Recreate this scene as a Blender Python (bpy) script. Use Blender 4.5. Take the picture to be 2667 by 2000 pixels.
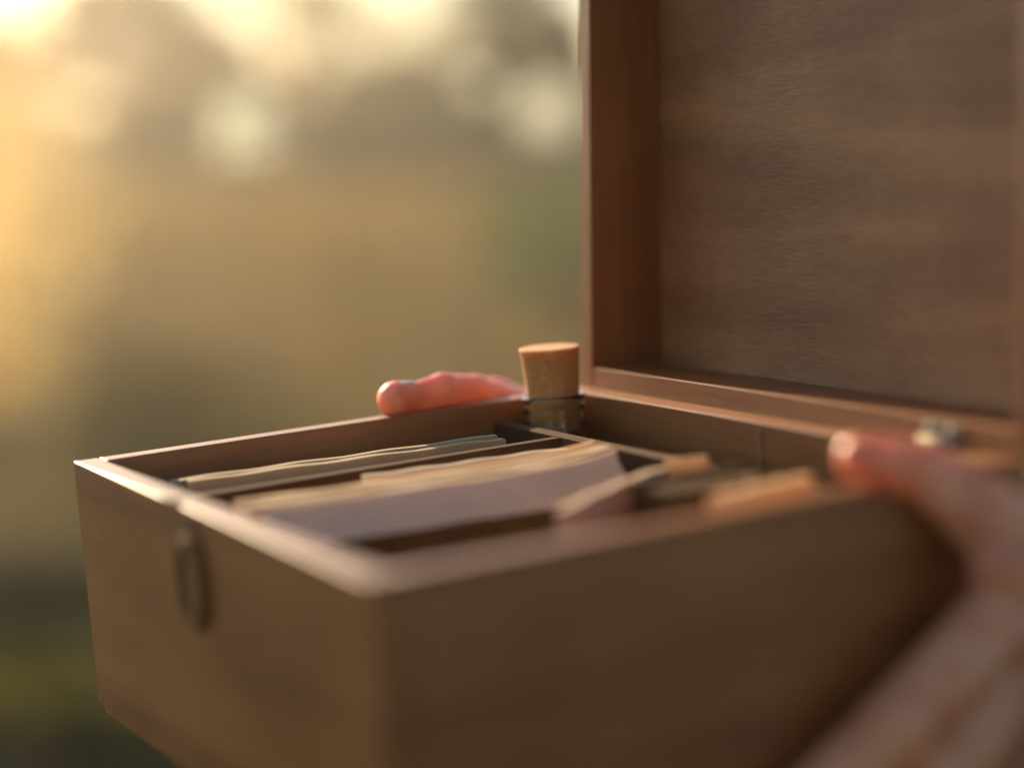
import bpy, bmesh, math, random
import numpy as np
from mathutils import Matrix, Vector
random.seed(7); rs = np.random.default_rng(7)
S = bpy.context.scene
for o in list(bpy.data.objects): bpy.data.objects.remove(o)
C = S.collection
U = 0.28                       # box width in metres: every box dimension below is a share of it

# ---------------------------------------------------------------- camera
cam_data = bpy.data.cameras.new('camera'); cam = bpy.data.objects.new('camera', cam_data); C.objects.link(cam)
CAM_PITCH = math.radians(7.5038)
cam.matrix_world = Matrix.Translation((0, 0, 1.30)) @ Matrix.Rotation(math.pi/2 - CAM_PITCH, 4, 'X')
cam_data.sensor_width = 36; cam_data.lens = 75.0
cam_data.clip_start = 0.02; cam_data.clip_end = 3000
cam_data.dof.use_dof = True; cam_data.dof.focus_distance = 2.95*U; cam_data.dof.aperture_fstop = 2.2
S.camera = cam
S.render.resolution_x = 1024; S.render.resolution_y = 767
# how the hands hold the box towards the lens: its frame (x = left rail to lid, y = across, z = up) in the world
yaw, pit, rol = math.radians(63.1565), CAM_PITCH, math.radians(-4.5148)
f = Vector((math.cos(pit)*math.cos(yaw), math.cos(pit)*math.sin(yaw), -math.sin(pit)))
r = f.cross(Vector((0, 0, 1))).normalized(); u = r.cross(f)
r2 = r*math.cos(rol)+u*math.sin(rol); u2 = -r*math.sin(rol)+u*math.cos(rol)
eye = Vector((-0.7511, -1.8102, 0.4326))*U
B2C = Matrix(((*r2, -r2.dot(eye)), (*u2, -u2.dot(eye)), (*(-f), f.dot(eye)), (0, 0, 0, 1)))
BOX = cam.matrix_world @ B2C
DX = (BOX.to_3x3() @ Vector((1,0,0)))

# ---------------------------------------------------------------- world, sun, exposure
SUN_AZ, SUN_EL = math.radians(-29), math.radians(18)
W = bpy.data.worlds.new('World'); S.world = W; W.use_nodes = True
nt = W.node_tree; nt.nodes.clear()
sky = nt.nodes.new('ShaderNodeTexSky'); sky.sky_type = 'NISHITA'; sky.sun_disc = False
sky.sun_elevation = SUN_EL; sky.sun_rotation = SUN_AZ; sky.dust_density = 0.3; sky.ozone_density = 1.0; sky.air_density = 1.0
bg = nt.nodes.new('ShaderNodeBackground'); bg.inputs[1].default_value = 0.085
wo = nt.nodes.new('ShaderNodeOutputWorld'); nt.links.new(sky.outputs[0], bg.inputs[0]); nt.links.new(bg.outputs[0], wo.inputs[0])
sl = bpy.data.lights.new('sun', 'SUN'); sl.energy = 4.4; sl.angle = math.radians(0.5); sl.color = (1, .78, .50)
so = bpy.data.objects.new('sun', sl); C.objects.link(so)
sd = Vector((math.sin(SUN_AZ)*math.cos(SUN_EL), math.cos(SUN_AZ)*math.cos(SUN_EL), math.sin(SUN_EL)))
so.rotation_euler = sd.to_track_quat('Z', 'Y').to_euler(); so.location = sd*50
S.view_settings.view_transform = 'Standard'; S.view_settings.look = 'None'; S.view_settings.gamma = 1
S.view_settings.exposure = 1.15
S.render.engine = 'CYCLES'

# ---------------------------------------------------------------- helpers
def tag(o, label=None, cat=None, group=None, kind=None):
    for k, v in (('label', label), ('category', cat), ('group', group), ('kind', kind)):
        if v: o[k] = v
    return o
def link(name, me, mat=None, parent=None, smooth=False):
    if mat is not None:
        me.materials.clear(); me.materials.append(mat)
    if smooth:
        me.polygons.foreach_set('use_smooth', [True]*len(me.polygons))
    o = bpy.data.objects.new(name, me); C.objects.link(o)
    if parent: o.parent = parent
    return o
def thing(name, label, cat, base=(0,0,0), group=None, boxed=True):
    o = bpy.data.objects.new(name, None); C.objects.link(o); o.empty_display_size = .01
    T = Matrix.Translation(Vector(base)*(U if boxed else 1))
    o.matrix_world = (BOX @ T) if boxed else T
    return tag(o, label, cat, group)
def bm_mesh(bm, name='mesh'):
    me = bpy.data.meshes.new(name); bm.normal_update(); bm.to_mesh(me); bm.free(); return me
def box_bm(x0, x1, y0, y1, z0, z1, bev=.0006, bm=None, segs=2, sc=U):
    b = bmesh.new()
    bmesh.ops.create_cube(b, size=1)
    for v in b.verts:
        v.co = Vector(((x0+x1)/2+(x1-x0)*v.co.x, (y0+y1)/2+(y1-y0)*v.co.y, (z0+z1)/2+(z1-z0)*v.co.z))*sc
    if bev: bmesh.ops.bevel(b, geom=b.edges[:], offset=bev, segments=segs, affect='EDGES', profile=.5)
    if bm is None: return b
    t = bpy.data.meshes.new('t'); b.to_mesh(t); b.free(); bm.from_mesh(t); bpy.data.meshes.remove(t); return bm
def lathe_bm(prof, n=40):
    b = bmesh.new(); rings = []
    for (rr, z) in prof:
        rings.append([b.verts.new((rr*math.cos(2*math.pi*i/n), rr*math.sin(2*math.pi*i/n), z)) for i in range(n)] if rr > 1e-7 else [b.verts.new((0,0,z))])
    for a, c in zip(rings, rings[1:]):
        for i in range(n):
            j = (i+1) % n
            if len(a) == 1 and len(c) == 1: continue
            if len(a) == 1: b.faces.new((a[0], c[j], c[i]))
            elif len(c) == 1: b.faces.new((a[i], a[j], c[0]))
            else: b.faces.new((a[i], a[j], c[j], c[i]))
    bmesh.ops.recalc_face_normals(b, faces=b.faces[:]); return b
def nodes(name):
    m = bpy.data.materials.new(name); m.use_nodes = True; n = m.node_tree
    return m, n, n.nodes['Principled BSDF']
def N(n, t, **kw):
    x = n.nodes.new(t)
    for k, v in kw.items():
        if k.startswith('i_'): x.inputs[k[2:].replace('_', ' ')].default_value = v
        else: setattr(x, k, v)
    return x
def ramp(n, fac, stops):
    x = n.nodes.new('ShaderNodeValToRGB'); e = x.color_ramp.elements
    while len(e) < len(stops): e.new(.5)
    for k, (p, c) in enumerate(stops): e[k].position = p; e[k].color = (*c, 1)
    n.links.new(fac, x.inputs[0]); return x
def grain(name, axis, c0, c1, c2, scale=1.0, rough=.48, coat=.15, bump=.25, fine=260, stretch=.07, dist=.3):
    """stained timber: streaks along one axis, broad mottling, pores"""
    m, n, p = nodes(name); L = n.links
    tc = N(n, 'ShaderNodeTexCoord')
    mp = N(n, 'ShaderNodeMapping'); sc = [1.0, 1.0, 1.0]; sc[axis] = stretch; mp.inputs['Scale'].default_value = sc
    L.new(tc.outputs['Object'], mp.inputs[0])
    a = N(n, 'ShaderNodeTexNoise', i_Scale=fine*scale, i_Detail=6.0, i_Roughness=.6, i_Distortion=dist); L.new(mp.outputs[0], a.inputs[0])
    b = N(n, 'ShaderNodeTexNoise', i_Scale=28*scale, i_Detail=4.0, i_Roughness=.55, i_Distortion=dist*2.5); L.new(mp.outputs[0], b.inputs[0])
    c = N(n, 'ShaderNodeTexNoise', i_Scale=13*scale, i_Detail=3.0); L.new(tc.outputs['Object'], c.inputs[0])
    mx = N(n, 'ShaderNodeMath', operation='MULTIPLY_ADD'); L.new(a.outputs[0], mx.inputs[0]); mx.inputs[1].default_value = .45
    L.new(b.outputs[0], mx.inputs[2])
    m2 = N(n, 'ShaderNodeMath', operation='MULTIPLY_ADD'); L.new(c.outputs[0], m2.inputs[0]); m2.inputs[1].default_value = .5
    L.new(mx.outputs[0], m2.inputs[2])
    m3 = N(n, 'ShaderNodeMath', operation='MULTIPLY'); L.new(m2.outputs[0], m3.inputs[0]); m3.inputs[1].default_value = .52
    rp = ramp(n, m3.outputs[0], [(.34, c0), (.5, c1), (.66, c2)])
    L.new(rp.outputs[0], p.inputs['Base Color'])
    p.inputs['Roughness'].default_value = rough
    p.inputs['Coat Weight'].default_value = coat; p.inputs['Coat Roughness'].default_value = .32
    bp = N(n, 'ShaderNodeBump'); bp.inputs['Strength'].default_value = bump; bp.inputs['Distance'].default_value = .0006
    L.new(a.outputs[0], bp.inputs['Height']); L.new(bp.outputs[0], p.inputs['Normal'])
    return m
WC = ((.13, .036, .006), (.28, .090, .019), (.41, .155, .040))
WOODX, WOODY, WOODZ = [grain('stained_wood_'+'xyz'[k], k, *WC) for k in range(3)]
PANEL = grain('veneer_panel', 1, (.15, .048, .014), (.30, .120, .040), (.50, .235, .09), scale=1.0, rough=.55, coat=.05, bump=.35, fine=900, stretch=.13, dist=.08)
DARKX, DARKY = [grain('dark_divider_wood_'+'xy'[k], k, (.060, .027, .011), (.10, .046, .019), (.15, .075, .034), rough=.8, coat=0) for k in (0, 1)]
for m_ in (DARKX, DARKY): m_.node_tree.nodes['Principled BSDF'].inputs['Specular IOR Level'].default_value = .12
RIM = grain('bare_rim', 0, (.26, .15, .08), (.34, .21, .12), (.44, .29, .18), rough=.4, coat=.2)
def plain(name, c, rough=.5, metal=0, **kw):
    m, n, p = nodes(name); L = n.links
    tc = N(n, 'ShaderNodeTexCoord'); a = N(n, 'ShaderNodeTexNoise', i_Scale=kw.get('ns', 180.), i_Detail=5.0); L.new(tc.outputs['Object'], a.inputs[0])
    v = kw.get('var', .22)
    rp = ramp(n, a.outputs[0], [(.3, tuple(x*(1-v) for x in c)), (.7, tuple(min(1, x*(1+v)) for x in c))])
    L.new(rp.outputs[0], p.inputs['Base Color']); p.inputs['Roughness'].default_value = rough; p.inputs['Metallic'].default_value = metal
    if kw.get('bump', .2):
        bp = N(n, 'ShaderNodeBump'); bp.inputs['Strength'].default_value = kw.get('bump', .2); bp.inputs['Distance'].default_value = kw.get('bd', .0004)
        L.new(a.outputs[0], bp.inputs['Height']); L.new(bp.outputs[0], p.inputs['Normal'])
    return m
def paper(name, c, trans=.25):
    m = plain(name, c, .75, ns=60., var=.08, bump=.1); n = m.node_tree; p = n.nodes['Principled BSDF']
    t = N(n, 'ShaderNodeBsdfTranslucent'); t.inputs[0].default_value = (*[min(1, x*1.05) for x in c], 1)
    mx = N(n, 'ShaderNodeMixShader'); mx.inputs[0].default_value = trans
    n.links.new(p.outputs[0], mx.inputs[1]); n.links.new(t.outputs[0], mx.inputs[2]); n.links.new(mx.outputs[0], n.nodes['Material Output'].inputs[0])
    return m
def leafmat(name, c, tr=.5, tc_=None, var=.35, ns=3.):
    m, n, p = nodes(name); L = n.links
    tc = N(n, 'ShaderNodeTexCoord'); a = N(n, 'ShaderNodeTexNoise', i_Scale=ns, i_Detail=4.0); L.new(tc.outputs['Object'], a.inputs[0])
    rp = ramp(n, a.outputs[0], [(.32, tuple(x*(1-var) for x in c)), (.68, tuple(min(1, x*(1+var)) for x in c))])
    L.new(rp.outputs[0], p.inputs['Base Color']); p.inputs['Roughness'].default_value = .7; p.inputs['Specular IOR Level'].default_value = .12
    t = N(n, 'ShaderNodeBsdfTranslucent'); 
    g = N(n, 'ShaderNodeMixRGB', blend_type='MULTIPLY'); g.inputs[0].default_value = 1; g.inputs[2].default_value = (*(tc_ or (1.6, 1.5, .8)), 1)
    L.new(rp.outputs[0], g.inputs[1]); L.new(g.outputs[0], t.inputs[0])
    mx = N(n, 'ShaderNodeMixShader'); mx.inputs[0].default_value = tr
    L.new(p.outputs[0], mx.inputs[1]); L.new(t.outputs[0], mx.inputs[2]); L.new(mx.outputs[0], n.nodes['Material Output'].inputs[0])
    return m

# ---------------------------------------------------------------- the setting: ground
def ground():
    m, n, p = nodes('meadow_soil'); L = n.links
    tc = N(n, 'ShaderNodeTexCoord')
    a = N(n, 'ShaderNodeTexNoise', i_Scale=.35, i_Detail=5.0, i_Roughness=.6); L.new(tc.outputs['Object'], a.inputs[0])
    b = N(n, 'ShaderNodeTexNoise', i_Scale=6., i_Detail=6.0, i_Roughness=.65); L.new(tc.outputs['Object'], b.inputs[0])
    rp = ramp(n, a.outputs[0], [(.36, (.030, .040, .010)), (.48, (.070, .060, .020)), (.62, (.13, .095, .038))])
    rq = ramp(n, b.outputs[0], [(.35, (.45, .45, .4)), (.6, (1.1, 1., .9)), (.75, (1.6, .95, .55))])
    g = N(n, 'ShaderNodeMixRGB', blend_type='MULTIPLY'); g.inputs[0].default_value = 1
    L.new(rp.outputs[0], g.inputs[1]); L.new(rq.outputs[0], g.inputs[2]); L.new(g.outputs[0], p.inputs['Base Color'])
    p.inputs['Roughness'].default_value = .95; p.inputs['Specular IOR Level'].default_value = .1
    n_ = 90; xs = np.concatenate([-np.geomspace(400, .6, 40), [0], np.geomspace(.6, 400, 40)])
    X, Y = np.meshgrid(xs, xs); Z = .05*np.sin(X*.31+1)*np.cos(Y*.27)+.03*np.sin(X*1.1)*np.sin(Y*.9+2)
    v = np.stack([X.ravel(), Y.ravel(), Z.ravel()], 1); k = len(xs); F = []
    for i in range(k-1):
        for j in range(k-1): F.append((i*k+j, i*k+j+1, (i+1)*k+j+1, (i+1)*k+j))
    me = bpy.data.meshes.new('ground'); me.from_pydata(v.tolist(), [], F)
    tag(link('ground', me, m, smooth=True), kind='structure')
def gz(x, y): return .05*np.sin(x*.31+1)*np.cos(y*.27)+.03*np.sin(x*1.1)*np.sin(y*.9+2)
ground()

def tri_cloud(name, P, D, Wd, mat):
    """blades: root P, vector D, half-width vector Wd"""
    n_ = len(P); v = np.empty((n_*3, 3)); v[0::3] = P-Wd; v[1::3] = P+Wd; v[2::3] = P+D
    me = bpy.data.meshes.new(name); me.vertices.add(n_*3); me.vertices.foreach_set('co', v.ravel())
    me.loops.add(n_*3); me.loops.foreach_set('vertex_index', np.arange(n_*3)); me.polygons.add(n_)
    me.polygons.foreach_set('loop_start', np.arange(n_)*3); me.polygons.foreach_set('loop_total', np.full(n_, 3)); me.update(calc_edges=True)
    me.materials.append(mat); return me
def grass(name, label, n_, xr, yr, h, mat, dens=None):
    x = rs.uniform(*xr, n_); y = rs.uniform(yr[0]**.5, yr[1]**.5, n_)**2
    keep = np.ones(n_, bool)
    if dens is not None: keep = dens(x, y) > rs.uniform(0, 1, n_)
    keep &= np.hypot(x, y) > 1.2
    x, y = x[keep], y[keep]; k = len(x)
    hh = h*rs.uniform(.4, 1.3, k)*(1+.0*y); a = rs.uniform(0, 6.283, k); l = rs.uniform(.1, .6, k)
    D = np.stack([hh*l*np.cos(a), hh*l*np.sin(a), hh], 1); b = rs.uniform(0, 6.283, k); w = .0025+.00035*y
    Wd = np.stack([w*np.cos(b), w*np.sin(b), 0*w], 1)
    o = link(name, tri_cloud(name, np.stack([x, y, gz(x, y)-.005], 1), D, Wd, mat)); return tag(o, label, 'grass', kind='stuff')
DRY = leafmat('dry_grass_blade', (.165, .125, .052), .5, (1.4, 1.15, .65), ns=.8)
GREEN = leafmat('green_grass_blade', (.075, .080, .014), .45, (1.5, 1.5, .4), ns=.8)
grass('dry_grass', 'dry straw-coloured meadow grass covering the ground', 90000, (-9, 9), (1.5, 42), .16, DRY, lambda x, y: np.clip((y-3.5)/3.5, .12, 1))
def near(x, y): return np.clip(1.25-y/9, 0, 1)*(.35+.65*(np.sin(x*2.1+y*1.3) > -.2)) + .55*((x > 1.2) & (y > 6) & (y < 22))
grass('green_grass', 'short green grass and moss close by in the meadow', 60000, (-6, 7), (1.2, 24), .11, GREEN, near)

# ---------------------------------------------------------------- trees and bushes
BARK = plain('bark', (.10, .075, .05), .9, ns=12., var=.4, bump=.6, bd=.02)
def tube(bm, pts, n=7):
    rings = []
    for k, (p, rr) in enumerate(pts):
        p = Vector(p); d = (Vector(pts[min(k+1, len(pts)-1)][0])-Vector(pts[max(k-1, 0)][0])).normalized()
        s = d.orthogonal().normalized(); t = d.cross(s)
        rings.append([bm.verts.new(p+(s*math.cos(2*math.pi*i/n)+t*math.sin(2*math.pi*i/n))*rr) for i in range(n)])
    for a, c in zip(rings, rings[1:]):
        for i in range(n): bm.faces.new((a[i], a[(i+1) % n], c[(i+1) % n], c[i]))
def crown_mesh(name, blobs, n_, leaf, mat, seed):
    g = np.random.default_rng(seed); P = []
    per = n_//len(blobs)
    for (c, rad) in blobs:
        d = g.normal(size=(per, 3)); d /= np.linalg.norm(d, axis=1)[:, None]
        q = g.uniform(.35, 1.0, per)**.5*(1+.18*g.normal(size=per))
        P.append(np.array(c)+d*q[:, None]*np.array(rad))
    P = np.concatenate(P); k = len(P)
    D = g.normal(size=(k, 3)); D /= np.linalg.norm(D, axis=1)[:, None]; D *= leaf*g.uniform(.6, 1.4, k)[:, None]
    Wd = np.cross(D, g.normal(size=(k, 3))); Wd /= np.linalg.norm(Wd, axis=1)[:, None]; Wd *= leaf*.38
    return tri_cloud(name, P, D, Wd, mat)
def tree(name, label, cat, x, y, h, spread, mat, seed, leaf=.16, n_=6000, low=.25, group=None, trunk=.12, forks=5):
    g = random.Random(seed)
    t = thing(name, label, cat, (x, y, float(gz(x, y))), group, boxed=False)
    bm = bmesh.new(); top = (g.uniform(-.3, .3), g.uniform(-.3, .3), h*.8)
    tube(bm, [((0, 0, -.1), trunk*1.3), ((g.uniform(-.1, .1), 0, h*.2), trunk), ((g.uniform(-.2, .2), g.uniform(-.2, .2), h*.5), trunk*.7), (top, trunk*.15)])
    blobs = [((top[0], top[1], h*.82), (spread*.55, spread*.55, h*.2))]
    for k in range(forks):
        a = 6.283*k/forks+g.uniform(-.5, .5); z0 = h*g.uniform(low*.6, .55); e = (spread*.8*math.cos(a), spread*.8*math.sin(a), h*g.uniform(low+.1, .8))
        tube(bm, [((0, 0, z0), trunk*.5), ((e[0]*.5, e[1]*.5, (z0+e[2])/2+.1), trunk*.32), (e, trunk*.08)])
        blobs.append((e, (spread*g.uniform(.35, .6), spread*g.uniform(.35, .6), h*g.uniform(.1, .2))))
    link('trunk', bm_mesh(bm), BARK, t, True)
    link('crown', crown_mesh('crown', blobs, n_, leaf, mat, seed), None, t)
    return t
OLIVE = leafmat('olive_leaf', (.10, .085, .035), .5, (1.7, 1.4, .7))
AIRY = leafmat('thin_olive_leaf', (.13, .12, .06), .5, (1.5, 1.4, .8))
BROWN = leafmat('autumn_leaf', (.20, .115, .05), .5, (1.5, 1.15, .6))
DARK = leafmat('evergreen_leaf', (.045, .06, .03), .25, (1.2, 1.4, .8))
BUSHG = leafmat('fresh_leaf', (.12, .155, .09), .4, (1.1, 1.35, .95))
PALE = leafmat('disc_blossom', (.84, .83, .74), .72, (1.15, 1.17, 1.2), var=.06)  # pale leaves of the made-up stalks that give light discs
# (x at distance y) : x = y * tan(azimuth)
def az(px, y): return y*(px-1106)/4608.6
TR = [('airy_tree', 'tall airy tree far off with thin pale crown, left of centre', 'tree', 560, 44, 5.2, 2.2, AIRY, .35),
      ('airy_tree', 'tall airy tree far off with thin pale crown, between the middle and the evergreen', 'tree', 860, 58, 5.8, 3.0, AIRY, .35),
      ('broadleaf_tree', 'far russet-leaved tree at the left edge of the meadow, beside the glow', 'tree', 310, 46, 4.6, 1.9, BROWN, .42),
      ('broadleaf_tree', 'bare-topped olive tree far off with pale sky above it, left of centre', 'tree', 480, 52, 2.7, 1.7, OLIVE, .3),
      ('broadleaf_tree', 'low brown tree far off, straight behind the round bright spot', 'tree', 690, 50, 2.9, 1.8, BROWN, .3),
      ('broadleaf_tree', 'small olive tree far off in the middle of the treeline', 'tree', 880, 47, 2.6, 1.5, OLIVE, .3),
      ('evergreen_tree', 'dark evergreen tree far off just left of the raised lid', 'tree', 1150, 30, 4.6, .85, DARK, .25),
      ('broadleaf_tree', 'olive tree at the far left, half outside the frame under the glow', 'tree', -20, 50, 3.6, 2.2, OLIVE, .3),
      ('broadleaf_tree', 'brown tree far off between the evergreen and the middle of the treeline', 'tree', 1010, 55, 2.7, 1.6, BROWN, .3)]
for k, (nm, lb, ct, px, y, h, sp, mt, lo) in enumerate(TR):
    tree(nm, lb, ct, az(px, y), y, h, sp, mt, 11+k, low=lo, n_=2300 if mt is AIRY else 6000, group='trees along the far edge of the meadow')
HD = [(205, 44, 3.3, 1.6, BROWN, 'tallest russet hedge bush, at the far left beside the russet tree'), (60, 43, 1.5, 2.0, BROWN, 'russet hedge bush at the far left of the treeline foot'), (330, 41, 1.3, 1.9, OLIVE, 'olive hedge bush below the russet tree'),
      (590, 42, 1.5, 1.9, BROWN, 'russet hedge bush behind the brightest made-up flower head'), (830, 40, 1.4, 1.8, DARK, 'dark hedge bush in the middle of the treeline foot'),
      (1040, 38, 1.7, 1.6, DARK, 'dark hedge bush beside the made-up pale flower heads'), (1240, 36, 1.9, 1.5, DARK, 'tall dark hedge bush half hidden by the raised lid')]
for k, (px, y, h, sp, mt, lb) in enumerate(HD):
    tree('hedge_bush', lb, 'bush', az(px, y), y, h, sp, mt, 40+k, low=.1, n_=4000, leaf=.13, group='bushes at the foot of the far trees', trunk=.05, forks=7)
LOWG = leafmat('low_leaf', (.022, .032, .012), .25, (1.3, 1.5, .5)); LIME = leafmat('lime_leaf', (.17, .155, .04), .5, (1.5, 1.4, .5))
for px, y, sp, h, mt, lb in ((40, 5.3, .34, .13, LOWG, 'dark low plant on the ground at the lower left, farther one'), (170, 4.25, .26, .15, LIME, 'lime-green low plant on the ground beside the bottom corner of the box'),
                             (-20, 3.75, .32, .12, LOWG, 'dark low plant on the ground in the lower left corner of the photo')):
    tree('low_plant', lb, 'plant', az(px, y), y, h, sp, mt, int(100+px), low=.2, n_=1800, leaf=.03, trunk=.006, forks=8, group='low plants on the ground at the lower left')
tree('green_bush', 'fresh green bush in the meadow beside the lid edge, above the cork', 'bush', az(1270, 13), 13, .85, .62, BUSHG, 60, low=.1, n_=2600, leaf=.05, trunk=.02, forks=7)
def disc_flower(lb, px, py, y, rad, seed):  # stalk and pale head made up to give a blurred disc of light
    el = (829.5-py)/4608.6; z = 1.30 + y*(el-math.tan(CAM_PITCH)); x = az(px, y); g0 = float(gz(x, y)); h = z-g0
    t = thing('disc_stalk', lb, 'flower', (x, y, g0), 'made-up stalks whose pale heads give blurred light discs', boxed=False)
    bm = bmesh.new(); tube(bm, [((.06, .05, -.05), .004), ((.03, 0, h*.5), .003), ((0, 0, h), .0018)])
    link('stem', bm_mesh(bm), BARK, t, True)
    link('disc_flower_head', crown_mesh('disc_flower_head', [((0, 0, h), (rad, rad*.3, rad))], 330, rad*.34, PALE, seed), None, t)
disc_flower('made-up stalk whose pale head gives the brightest light disc, alone left of centre', 530, 270, 4.6, .056, 81)
disc_flower('made-up stalk whose pale head gives a light disc close beside the edge of the raised lid', 1185, 240, 4.6, .050, 82)
disc_flower('made-up stalk whose pale head gives a small light disc, second from the edge of the raised lid', 1035, 185, 5.2, .030, 83)
disc_flower('made-up stalk whose head gives a faint small light disc between the bright one and the lid', 730, 125, 5.6, .030, 84)

for x_, y_, h_, sd_, lb in ((1.0, -7.5, 6.2, 202, 'large unseen evergreen tree added behind the camera to darken the box'),):
    tree('evergreen_tree', lb, 'tree', x_, y_, h_, 2.2, DARK, sd_, low=.12, n_=14000, leaf=.22, trunk=.18, forks=10)  # unseen tree, added to keep sky light off the right-hand faces
GOLD = leafmat('glare_leaf', (.74, .58, .32), .6, (1.25, 1.2, 1.0), var=.1)  # bright leaves for two bushes made up to give the sun glare
tree('glare_bush', 'tall golden bush made up for the sun glare at the left edge, half outside the frame', 'bush', az(-230, 12), 12, 3.3, .95, GOLD, 90, low=.08, n_=9000, leaf=.045, trunk=.03, forks=9)
tree('glare_bush', 'low golden bush made up for the sun glare at the left edge, nearer the box than the tall one', 'bush', az(-235, 6.5), 6.5, 1.15, .42, GOLD, 91, low=.05, n_=4500, leaf=.03, trunk=.015, forks=9)
# ---------------------------------------------------------------- the box
Lb, Hb, T, LD = .79, .3343, .035, .134
LEAN = math.atan(.0763)
box = thing('wooden_box', 'open stained wooden keepsake box held out in two hands, lid raised', 'box', (0, 0, 0))
def board(name, x0, x1, y0, y1, z0, z1, mat, parent=box, bev=.0007, label=None):
    o = link(name, bm_mesh(box_bm(x0, x1, y0, y1, z0, z1, bev)), mat, parent)
    if label: o['label'] = label
    return o
e = .0006
board('side_panel', 0, T, e, 1-e, -Hb, 0, WOODY)                       # the short front (A-B) board
board('side_panel', T+e, Lb-T-e, 1-T, 1, -Hb, 0, WOODX)                # left long board
board('side_panel', T+e, Lb-T-e, 0, T, -Hb, 0, WOODX)                  # right long board
board('side_panel', Lb-T, Lb, e, 1-e, -Hb, 0, WOODY)                   # back board under the lid
board('base_panel', .006, Lb-.006, .006, .994, -Hb-.014, -Hb-.0005, WOODX, label='thin base board set in slightly under the sides')
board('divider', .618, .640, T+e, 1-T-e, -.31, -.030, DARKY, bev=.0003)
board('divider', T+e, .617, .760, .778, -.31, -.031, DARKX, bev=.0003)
board('pale_strip', .7525, .7545, .468, .472, -.31, -.008, RIM, bev=.0002)  # thin pale upright strip on the back board
# lid
lidM = Matrix.Translation((Lb*U, 0, .0008*U)) @ Matrix.Rotation(LEAN, 4, 'Y')
lid = link('lid', bm_mesh(box_bm(LD-.012, LD, .004, .996, .004, .786, .0006)), PANEL, box); lid.matrix_local = lidM
def lr(x0, x1, y0, y1, z0, z1, m): return board('lid_rail', x0, x1, y0, y1, z0, z1, m, lid, bev=.0003)
TL = .029
lr(0, LD-.0125, 1-TL, 1, 0, .79, WOODZ); lr(0, LD-.0125, -.002, .016, 0, .79, WOODZ)
lr(.0004, LD-.0125, .016+e, 1-TL-e, 0, TL, WOODY); lr(.0004, LD-.0125, .016+e, 1-TL-e, .79-TL, .79, WOODY)
# hinges
BRASS = plain('aged_brass', (.30, .27, .19), .7, .5, ns=300.)
BRONZE = plain('dark_bronze', (.26, .135, .05), .55, .5, ns=300.)
for yy in (.14,):
    h = board('hinge', Lb-.0045, Lb-.001, yy-.036, yy+.036, .010, .026, BRASS, bev=.0002)
    k = link('knuckle', bm_mesh(lathe_bm([(0, -.034*U), (.006*U, -.034*U), (.0065*U, 0), (.006*U, .034*U), (0, .034*U)], 14)), BRASS, h, True)
    k.matrix_local = Matrix.Translation(((Lb-.009)*U, yy*U, .006*U)) @ Matrix.Rotation(math.pi/2, 4, 'X')
    for d in (-.02, .02):
        s = link('screw', bm_mesh(lathe_bm([(0, .0062*U), (.006*U, .0055*U), (.0075*U, .0035*U), (.0075*U, .002*U)], 14)), BRASS, h, True)
        s.matrix_local = Matrix.Translation(((Lb-.0005)*U, (yy+d)*U, .019*U)) @ Matrix.Rotation(-math.pi/2, 4, 'Y')
# latch on the middle of the front board
pl = bmesh.new()
def oval(bm, cy, cz, ry, rz, x0, x1, n=36, hole=None):
    fr = []
    for x in (x0, x1):
        fr.append([bm.verts.new(Vector((x, cy+ry*math.cos(2*math.pi*i/n), cz+rz*math.sin(2*math.pi*i/n)))*U) for i in range(n)])
    if hole:
        hr = [[bm.verts.new(Vector((x, cy+hole[0]*math.cos(2*math.pi*i/n), cz+hole[1]*math.sin(2*math.pi*i/n)))*U) for i in range(n)] for x in (x0, x1)]
    for i in range(n):
        j = (i+1) % n; bm.faces.new((fr[0][i], fr[0][j], fr[1][j], fr[1][i]))
        if hole:
            bm.faces.new((hr[0][i], hr[1][i], hr[1][j], hr[0][j]))
            for s in (0, 1): bm.faces.new((fr[s][i], fr[s][j], hr[s][j], hr[s][i]))
    if not hole: bm.faces.new(fr[0]); bm.faces.new(fr[1])
    bmesh.ops.recalc_face_normals(bm, faces=bm.faces[:])
oval(pl, .527, -.078, .052, .066, -.006, .0003)
latch = link('latch', bm_mesh(pl), BRONZE, box); latch['label'] = 'dark oval metal catch plate on the front board'
rg = bmesh.new(); oval(rg, .521, -.086, .044, .054, -.012, -.0065, hole=(.030, .040)); link('ring', bm_mesh(rg), BRONZE, latch)
ct = link('catch', bm_mesh(box_bm(-.007, .008, .565, .60, .0008, .005, .0004)), BRASS, box)

# ---------------------------------------------------------------- corked bottle
GL, n_, p = nodes('clear_glass'); p.inputs['Base Color'].default_value = (.97, .99, .98, 1); p.inputs['Roughness'].default_value = .02
p.inputs['Transmission Weight'].default_value = 1; p.inputs['IOR'].default_value = 1.5
CK, n_, p = nodes('cork'); L = n_.links
tc = N(n_, 'ShaderNodeTexCoord'); a = N(n_, 'ShaderNodeTexNoise', i_Scale=420., i_Detail=5.0, i_Roughness=.65); L.new(tc.outputs['Object'], a.inputs[0])
vo = N(n_, 'ShaderNodeTexVoronoi', i_Scale=330.); L.new(tc.outputs['Object'], vo.inputs[0])
mm = N(n_, 'ShaderNodeMath', operation='MULTIPLY_ADD'); L.new(vo.outputs[0], mm.inputs[0]); mm.inputs[1].default_value = .15; L.new(a.outputs[0], mm.inputs[2])
rp = ramp(n_, mm.outputs[0], [(.30, (.40, .18, .055)), (.52, (.56, .28, .09)), (.8, (.64, .36, .14))]); L.new(rp.outputs[0], p.inputs['Base Color'])
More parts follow.
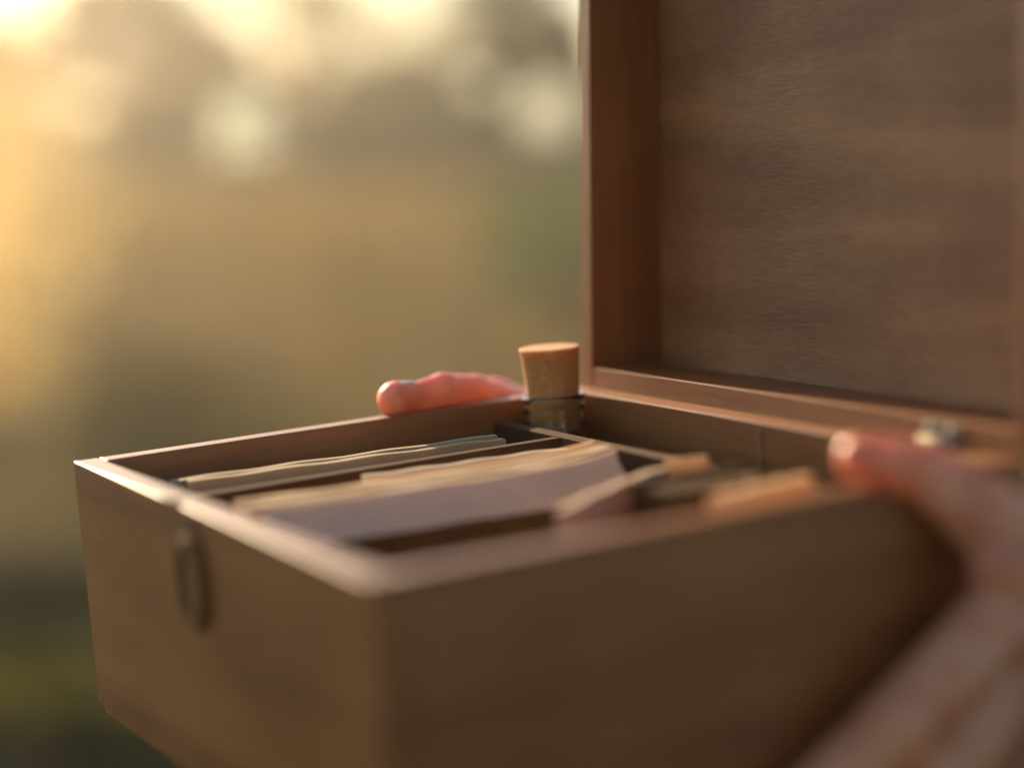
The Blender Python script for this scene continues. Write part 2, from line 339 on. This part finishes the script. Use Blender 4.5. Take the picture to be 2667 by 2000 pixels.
p.inputs['Roughness'].default_value = .8; p.inputs['Subsurface Weight'].default_value = .7; p.inputs['Subsurface Radius'].default_value = (1, .45, .18); p.inputs['Subsurface Scale'].default_value = .008
bp = N(n_, 'ShaderNodeBump'); bp.inputs['Strength'].default_value = .5; bp.inputs['Distance'].default_value = .0006; L.new(a.outputs[0], bp.inputs['Height']); L.new(bp.outputs[0], p.inputs['Normal'])
BX, BY = .693, .9135
bottle = thing('glass_bottle', 'small clear glass bottle standing in the far corner compartment of the box', 'bottle', (BX, BY, -.31))
mmz = .31
out = [(0, 0), (.045, 0), (.050, .006), (.050, .240), (.0495, .251), (.0478, .262), (.0455, .271), (.0440, .278), (.0435, .284), (.0445, .289), (.0452, .292), (.0445, .295), (.0435, .300), (.0450, .303), (.0464, .307), (.0464, .312), (.0452, .316), (.0430, .317)]
inn = [(.0402, .314), (.0395, .285), (.0415, .265), (.046, .240), (.046, .012), (0, .012)]
link('body', bm_mesh(lathe_bm([(a*U, b*U) for a, b in out+inn], 64)), GL, bottle, True)
cork = thing('cork_stopper', 'tapered cork stopper in the neck of the small glass bottle', 'cork', (BX, BY, -.046))
cpt = [(0, 0), (.0345, 0), (.0358, .002), (.0385, .056), (.0430, .1175), (.0446, .1195), (.0442, .1218), (.041, .1222), (0, .1222)]
cb = lathe_bm([(a*U, b*U) for a, b in cpt], 64)
link('stopper', bm_mesh(cb), CK, cork, True)

# ---------------------------------------------------------------- papers and cards in the compartments
CARD = paper('tan_card', (.52, .37, .21), .12); KRAFT = paper('kraft_paper', (.74, .51, .28), .35); DULL = paper('dull_paper', (.60, .40, .26), .04); BLUSH = paper('blush_paper', (.88, .58, .37), .2); CREAM = paper('cream_paper', (.70, .58, .46), .3); DK = plain('dark_leather', (.10, .052, .018), .8, ns=250.)
DK.node_tree.nodes['Principled BSDF'].inputs['Specular IOR Level'].default_value = .12
def sheet_mesh(p0, p1, z0, z1, th, bow=0, dip=0, seed=0, nx=24, nz=8, lean=0, curl=0):
    g = random.Random(seed); bm = bmesh.new(); G = [[], []]
    d = (Vector(p1)-Vector(p0)); nrm = Vector((-d.y, d.x)).normalized()
    ph = g.uniform(0, 6)
    for s in (0, 1):
        for i in range(nx+1):
            t = i/nx; col = []
            for j in range(nz+1):
                q = j/nz; b = bow*math.sin(math.pi*t)*(.4+.6*q)+lean*q+(.0012*math.sin(t*9+ph))*q
                z = z0+(z1-z0)*q + (dip*math.sin(t*3.0+ph)*.5+.0008*math.sin(t*23+ph)+curl*t**7)*q
                xy = Vector(p0)+d*t+nrm*(b+(s-.5)*th)
                col.append(bm.verts.new(Vector((xy.x, xy.y, z))*U))
            G[s].append(col)
    for s in (0, 1):
        for i in range(nx):
            for j in range(nz): bm.faces.new((G[s][i][j], G[s][i+1][j], G[s][i+1][j+1], G[s][i][j+1]))
    for i in range(nx):
        for j in (0, nz): bm.faces.new((G[0][i][j], G[0][i+1][j], G[1][i+1][j], G[1][i][j]))
    for j in range(nz):
        for i in (0, nx): bm.faces.new((G[0][i][j], G[0][i][j+1], G[1][i][j+1], G[1][i][j]))
    bmesh.ops.recalc_face_normals(bm, faces=bm.faces[:]); return bm_mesh(bm)
def sheet(name, parent, mat, *a, **k): return link(name, sheet_mesh(*a, **k), mat, parent, False)
FL = -.318
t = thing('card_folder', 'thick tan card folder in the far compartment, nearest the left wall of the box', 'folder', (0, 0, 0))
sheet('cover', t, KRAFT, (.114, .866), (.561, .822), FL, -.029, .0180, seed=1, dip=.002)
sheet('cover', t, CARD, (.108, .884), (.559, .840), FL, -.027, .0120, seed=2, dip=.001)
sheet('page', t, CREAM, (.100, .897), (.556, .853), FL, -.031, .0095, seed=3, dip=.002)
t = thing('cream_card', 'thin pale card standing behind the lit paper bundle, beside the thin divider', 'card', (0, 0, 0))
sheet('sheet', t, CREAM, (.30, .715), (.586, .682), FL, -.031, .010, seed=3)
t = thing('paper_bundle', 'thick bundle of papers with a sunlit tan top edge in the middle of the box', 'papers', (0, 0, 0))
for k in range(6):
    o_ = .012*k; sheet('sheet', t, KRAFT, (.105+.004*random.random()-.002*k, .665-o_), (.580-.003*random.random(), .596-o_*.95), FL, -.027+.0014*random.random()-.0004*k, .0118, bow=-.008, dip=.003, curl=.012, seed=20+k)
sheet('flap', t, BLUSH, (.100, .508), (.560, .462), -.064, -.027, .004, lean=.064, curl=.010, bow=-.006, seed=33)
t = thing('dark_gap_sheet', 'dark brown sheet added to darken the gap in front of the thick paper bundle', 'folder', (0, 0, 0))
sheet('cover', t, DK, (.10, .500), (.60, .450), FL, -.064, .008, seed=34)  # dark sheet put in for the shade in the gap before the bundle
t = thing('kraft_envelope', 'sunlit kraft envelope slanting across the box towards its right wall', 'envelope', (0, 0, 0))
sheet('flap', t, KRAFT, (.565, .392), (.612, .372), FL, -.012, .008, seed=31, nx=8)
sheet('pocket', t, DULL, (.34, .25), (.563, .392), FL, -.020, .014, bow=.01, seed=32)
t = thing('leather_notebook', 'dark leather notebook standing between the kraft envelope and the right wall', 'notebook', (0, 0, 0))
sheet('cover', t, DK, (.462, .205), (.610, .205), FL, -.012, .008, seed=41); sheet('cover', t, DK, (.462, .300), (.610, .300), FL, -.012, .008, seed=42)
for k in range(6): sheet('page', t, DK, (.466, .215+.0135*k), (.606, .215+.0135*k), FL, -.018, .011, seed=50+k, nx=6)
t = thing('tan_card', 'short sunlit tan card standing close to the inside of the right wall', 'card', (0, 0, 0))
sheet('sheet', t, KRAFT, (.455, .115), (.590, .135), FL, -.004, .022, seed=61)

# ---------------------------------------------------------------- the hands
SK, n_, p = nodes('skin'); L = n_.links
tc = N(n_, 'ShaderNodeTexCoord'); a = N(n_, 'ShaderNodeTexNoise', i_Scale=60., i_Detail=5.0); L.new(tc.outputs['Object'], a.inputs[0])
b = N(n_, 'ShaderNodeTexNoise', i_Scale=900., i_Detail=3.0); L.new(tc.outputs['Object'], b.inputs[0])
rp = ramp(n_, a.outputs[0], [(.32, (.64, .22, .10)), (.52, (.76, .34, .17)), (.7, (.82, .43, .25))]); L.new(rp.outputs[0], p.inputs['Base Color'])
p.inputs['Roughness'].default_value = .42; p.inputs['Subsurface Weight'].default_value = .9; p.inputs['Subsurface Radius'].default_value = (1, .28, .12); p.inputs['Subsurface Scale'].default_value = .016
bp = N(n_, 'ShaderNodeBump'); bp.inputs['Strength'].default_value = .25; bp.inputs['Distance'].default_value = .0003; L.new(b.outputs[0], bp.inputs['Height']); L.new(bp.outputs[0], p.inputs['Normal'])
NL, n_, p = nodes('nail'); p.inputs['Base Color'].default_value = (.68, .42, .36, 1); p.inputs['Roughness'].default_value = .2; p.inputs['Subsurface Weight'].default_value = .5
p.inputs['Subsurface Radius'].default_value = (1, .4, .2); p.inputs['Subsurface Scale'].default_value = .004
SLV = plain('knit_sleeve', (.085, .10, .065), .95, ns=220., var=.35, bump=.8, bd=.001)
def capsule(bm, p0, r0, p1, r1, flat=None):
    t = bmesh.new()
    for (q, rr) in ((p0, r0), (p1, r1)):
        bmesh.ops.create_icosphere(t, subdivisions=2, radius=rr, matrix=Matrix.Translation(q))
    bmesh.ops.convex_hull(t, input=t.verts[:])
    bmesh.ops.delete(t, geom=[v for v in t.verts if not v.link_faces], context='VERTS')
    me = bpy.data.meshes.new('t'); t.to_mesh(me); t.free(); bm.from_mesh(me); bpy.data.meshes.remove(me)
def remeshed(bm, voxel, iters):
    me = bm_mesh(bm); o = bpy.data.objects.new('tmp', me); C.objects.link(o)
    m = o.modifiers.new('r', 'REMESH'); m.mode = 'VOXEL'; m.voxel_size = voxel
    s = o.modifiers.new('s', 'SMOOTH'); s.factor = .5; s.iterations = iters
    dg = bpy.context.evaluated_depsgraph_get(); dg.update()
    res = bpy.data.meshes.new_from_object(o.evaluated_get(dg)); bpy.data.objects.remove(o); return res
def hand(person, fm, thumb, label, elbow, top=None):
    """fm maps the near-side pose to either side of the box; chains are (point, radius)"""
    V3 = lambda q: Vector(fm(*q))*U
    idx = [((.662, -.085, -.155), .047), ((.540, -.075, -.235), .041), ((.440, -.052, -.305), .036), ((.385, .022, -.372), .029)]
    if top: idx = [top]+idx[1:]
    mid = [((.695, -.098, -.205), .046), ((.590, -.088, -.300), .042), ((.505, -.030, -.378), .035), ((.495, .065, -.379), .028)]
    rin = [((.735, -.10, -.255), .043), ((.650, -.080, -.362), .038), ((.655, .005, -.388), .030), ((.63, .080, -.378), .027)]
    pin = [((.840, -.085, -.305), .036), ((.785, -.052, -.388), .030), ((.745, .010, -.384), .026), ((.73, .065, -.376), .023)]
    bm = bmesh.new()
    wr = [((.985, -.130, -.185), .062), ((.985, -.130, -.245), .062)]
    for ch in (idx, mid, rin, pin, thumb):
        for (q0, r0), (q1, r1) in zip(ch, ch[1:]):
            capsule(bm, V3(q0), r0*U, V3(q1), r1*U)
        for (q0, r0) in ch[1:-1]:                                   # knuckle swell
            bmesh.ops.create_icosphere(bm, subdivisions=2, radius=r0*1.07*U, matrix=Matrix.Translation(V3(q0)))
    for (q, rr) in (idx[0], mid[0]): capsule(bm, V3(wr[0][0]), wr[0][1]*U, V3(q), rr*1.05*U)
    for (q, rr) in (rin[0], pin[0]): capsule(bm, V3(wr[1][0]), wr[1][1]*U, V3(q), rr*1.05*U)
    capsule(bm, V3(wr[0][0]), .06*U, V3(thumb[-1][0]), thumb[-1][1]*1.05*U)
    capsule(bm, V3(idx[0][0]), .040*U, V3(thumb[-1][0]), .046*U)    # the web
    capsule(bm, V3(idx[0][0]), .040*U, V3(mid[0][0]), .040*U); capsule(bm, V3(rin[0][0]), .038*U, V3(pin[0][0]), .034*U)
    bmesh.ops.create_icosphere(bm, subdivisions=2, radius=.040*U, matrix=Matrix.Translation(V3((.684, -.084, -.095))))
    capsule(bm, V3(wr[0][0]), .06*U, V3(wr[1][0]), .06*U)
    capsule(bm, V3(idx[1][0]), .030*U, V3(mid[1][0]), .032*U); capsule(bm, V3(mid[1][0]), .030*U, V3(rin[1][0]), .030*U)
    for w_ in wr: capsule(bm, V3(w_[0]), .06*U, V3((elbow[0], elbow[1], elbow[2]+(w_[0][2]+.2)*.4)), .085*U)
    me = remeshed(bm, .0011, 7)
    h = link('hand', me, SK, person, True); h['label'] = label
    # thumbnail on the upper side of the last joint
    a_, b_ = V3(thumb[0][0]), V3(thumb[1][0]); d = (b_-a_).normalized()
    side = Vector((0, fm(0, -1, 0)[1]-fm(0, 0, 0)[1], 0)); up = (Vector((0, 0, 1))*.9+side*.42); up = (up-d*up.dot(d)).normalized(); sd_ = d.cross(up)
    nb = bmesh.new(); bmesh.ops.create_uvsphere(nb, u_segments=20, v_segments=12, radius=1)
    for v in nb.verts:
        q = v.co.copy(); r0 = thumb[0][1]*U
        v.co = a_ + d*(.010*U + q.x*.030*U) + sd_*(q.y*.021*U) + up*(r0*1.0-.0016 + q.z*.0011 - (q.y**2)*.0022 - max(0, -q.x)**2*.0012)
    link('nail', bm_mesh(nb), NL, h, True)
def sleeve(person, fm, cuff, elbow, r0, r1, seed):
    g = random.Random(seed); V3 = lambda q: Vector(fm(*q))*U
    a_, b_ = V3(cuff), V3(elbow); d = (b_-a_).normalized(); s = d.orthogonal().normalized(); t = d.cross(s); bm = bmesh.new()
    prof = [(0.02, .86), (0.0, .90), (-.004, .97), (.0, 1.0), (.03, 1.02), (.06, .97)]+[(.06+.94*k/26, 1+.05*math.sin(k*1.9+seed)*(1 if k < 14 else .5)) for k in range(1, 27)]
    n_ = 40; rings = []
    for k, (q, m_) in enumerate(prof):
        rr = (r0+(r1-r0)*max(q, 0))*U*m_
        rings.append([bm.verts.new(a_+(b_-a_)*q+(s*math.cos(6.2832*i/n_)+t*math.sin(6.2832*i/n_))*rr*(1+.03*math.sin(3*6.2832*i/n_+k*.7))) for i in range(n_)])
    for x, y in zip(rings, rings[1:]):
        for i in range(n_): bm.faces.new((x[i], x[(i+1) % n_], y[(i+1) % n_], y[i]))
    bm.faces.new(rings[-1]); bmesh.ops.recalc_face_normals(bm, faces=bm.faces[:])
    link('sleeve', bm_mesh(bm), SLV, person, True)
person = thing('person', 'bare hands of a person in a green-grey sleeve gripping the open box on both sides', 'person', (1.2, .5, -.4))
person.matrix_world = BOX
nearf = lambda x, y, z: (x, y, z)
farf = lambda x, y, z: (x-.035, 1-y, z)
thumb1 = [((.571, .006, .033), .026), ((.646, -.006, .008), .034), ((.692, -.050, -.045), .042), ((.745, -.098, -.125), .052)]
thumb2 = [((.516, .000, .020), .0285), ((.548, -.006, .0165), .0245), ((.600, -.016, .0195), .0275), ((.665, -.045, .006), .0280), ((.835, -.095, -.09), .050)]
hand(person, nearf, thumb1, 'hand at the right, thumb over the right wall and fingers under the box', (1.53, -.44, -.47))
hand(person, farf, thumb2, 'hand at the far side, only its thumb and a pale knuckle showing over the left wall', (1.56, -.31, -.55), ((.722, -.100, -.020), .037))
sleeve(person, nearf, (.720, -.165, -.240), (1.60, -.46, -.50), .125, .19, 1)
sleeve(person, farf, (.960, -.150, -.235), (1.65, -.34, -.60), .115, .17, 2)

# ---------------------------------------------------------------- haze
hz, n_, p = nodes('glare_haze'); n_.nodes.remove(p)
pv = N(n_, 'ShaderNodeVolumePrincipled'); pv.inputs['Color'].default_value = (1, .90, .72, 1); pv.inputs['Density'].default_value = .0036; pv.inputs['Anisotropy'].default_value = .76
n_.links.new(pv.outputs[0], n_.nodes['Material Output'].inputs['Volume'])
tag(link('haze', bm_mesh(box_bm(-410, 410, -410, 410, -1.2, 7.2, 0, sc=1)), hz), 'thin golden haze added over the meadow for the sun glare', 'haze', kind='stuff')  # air volume added so the sun spreads a glare from the left
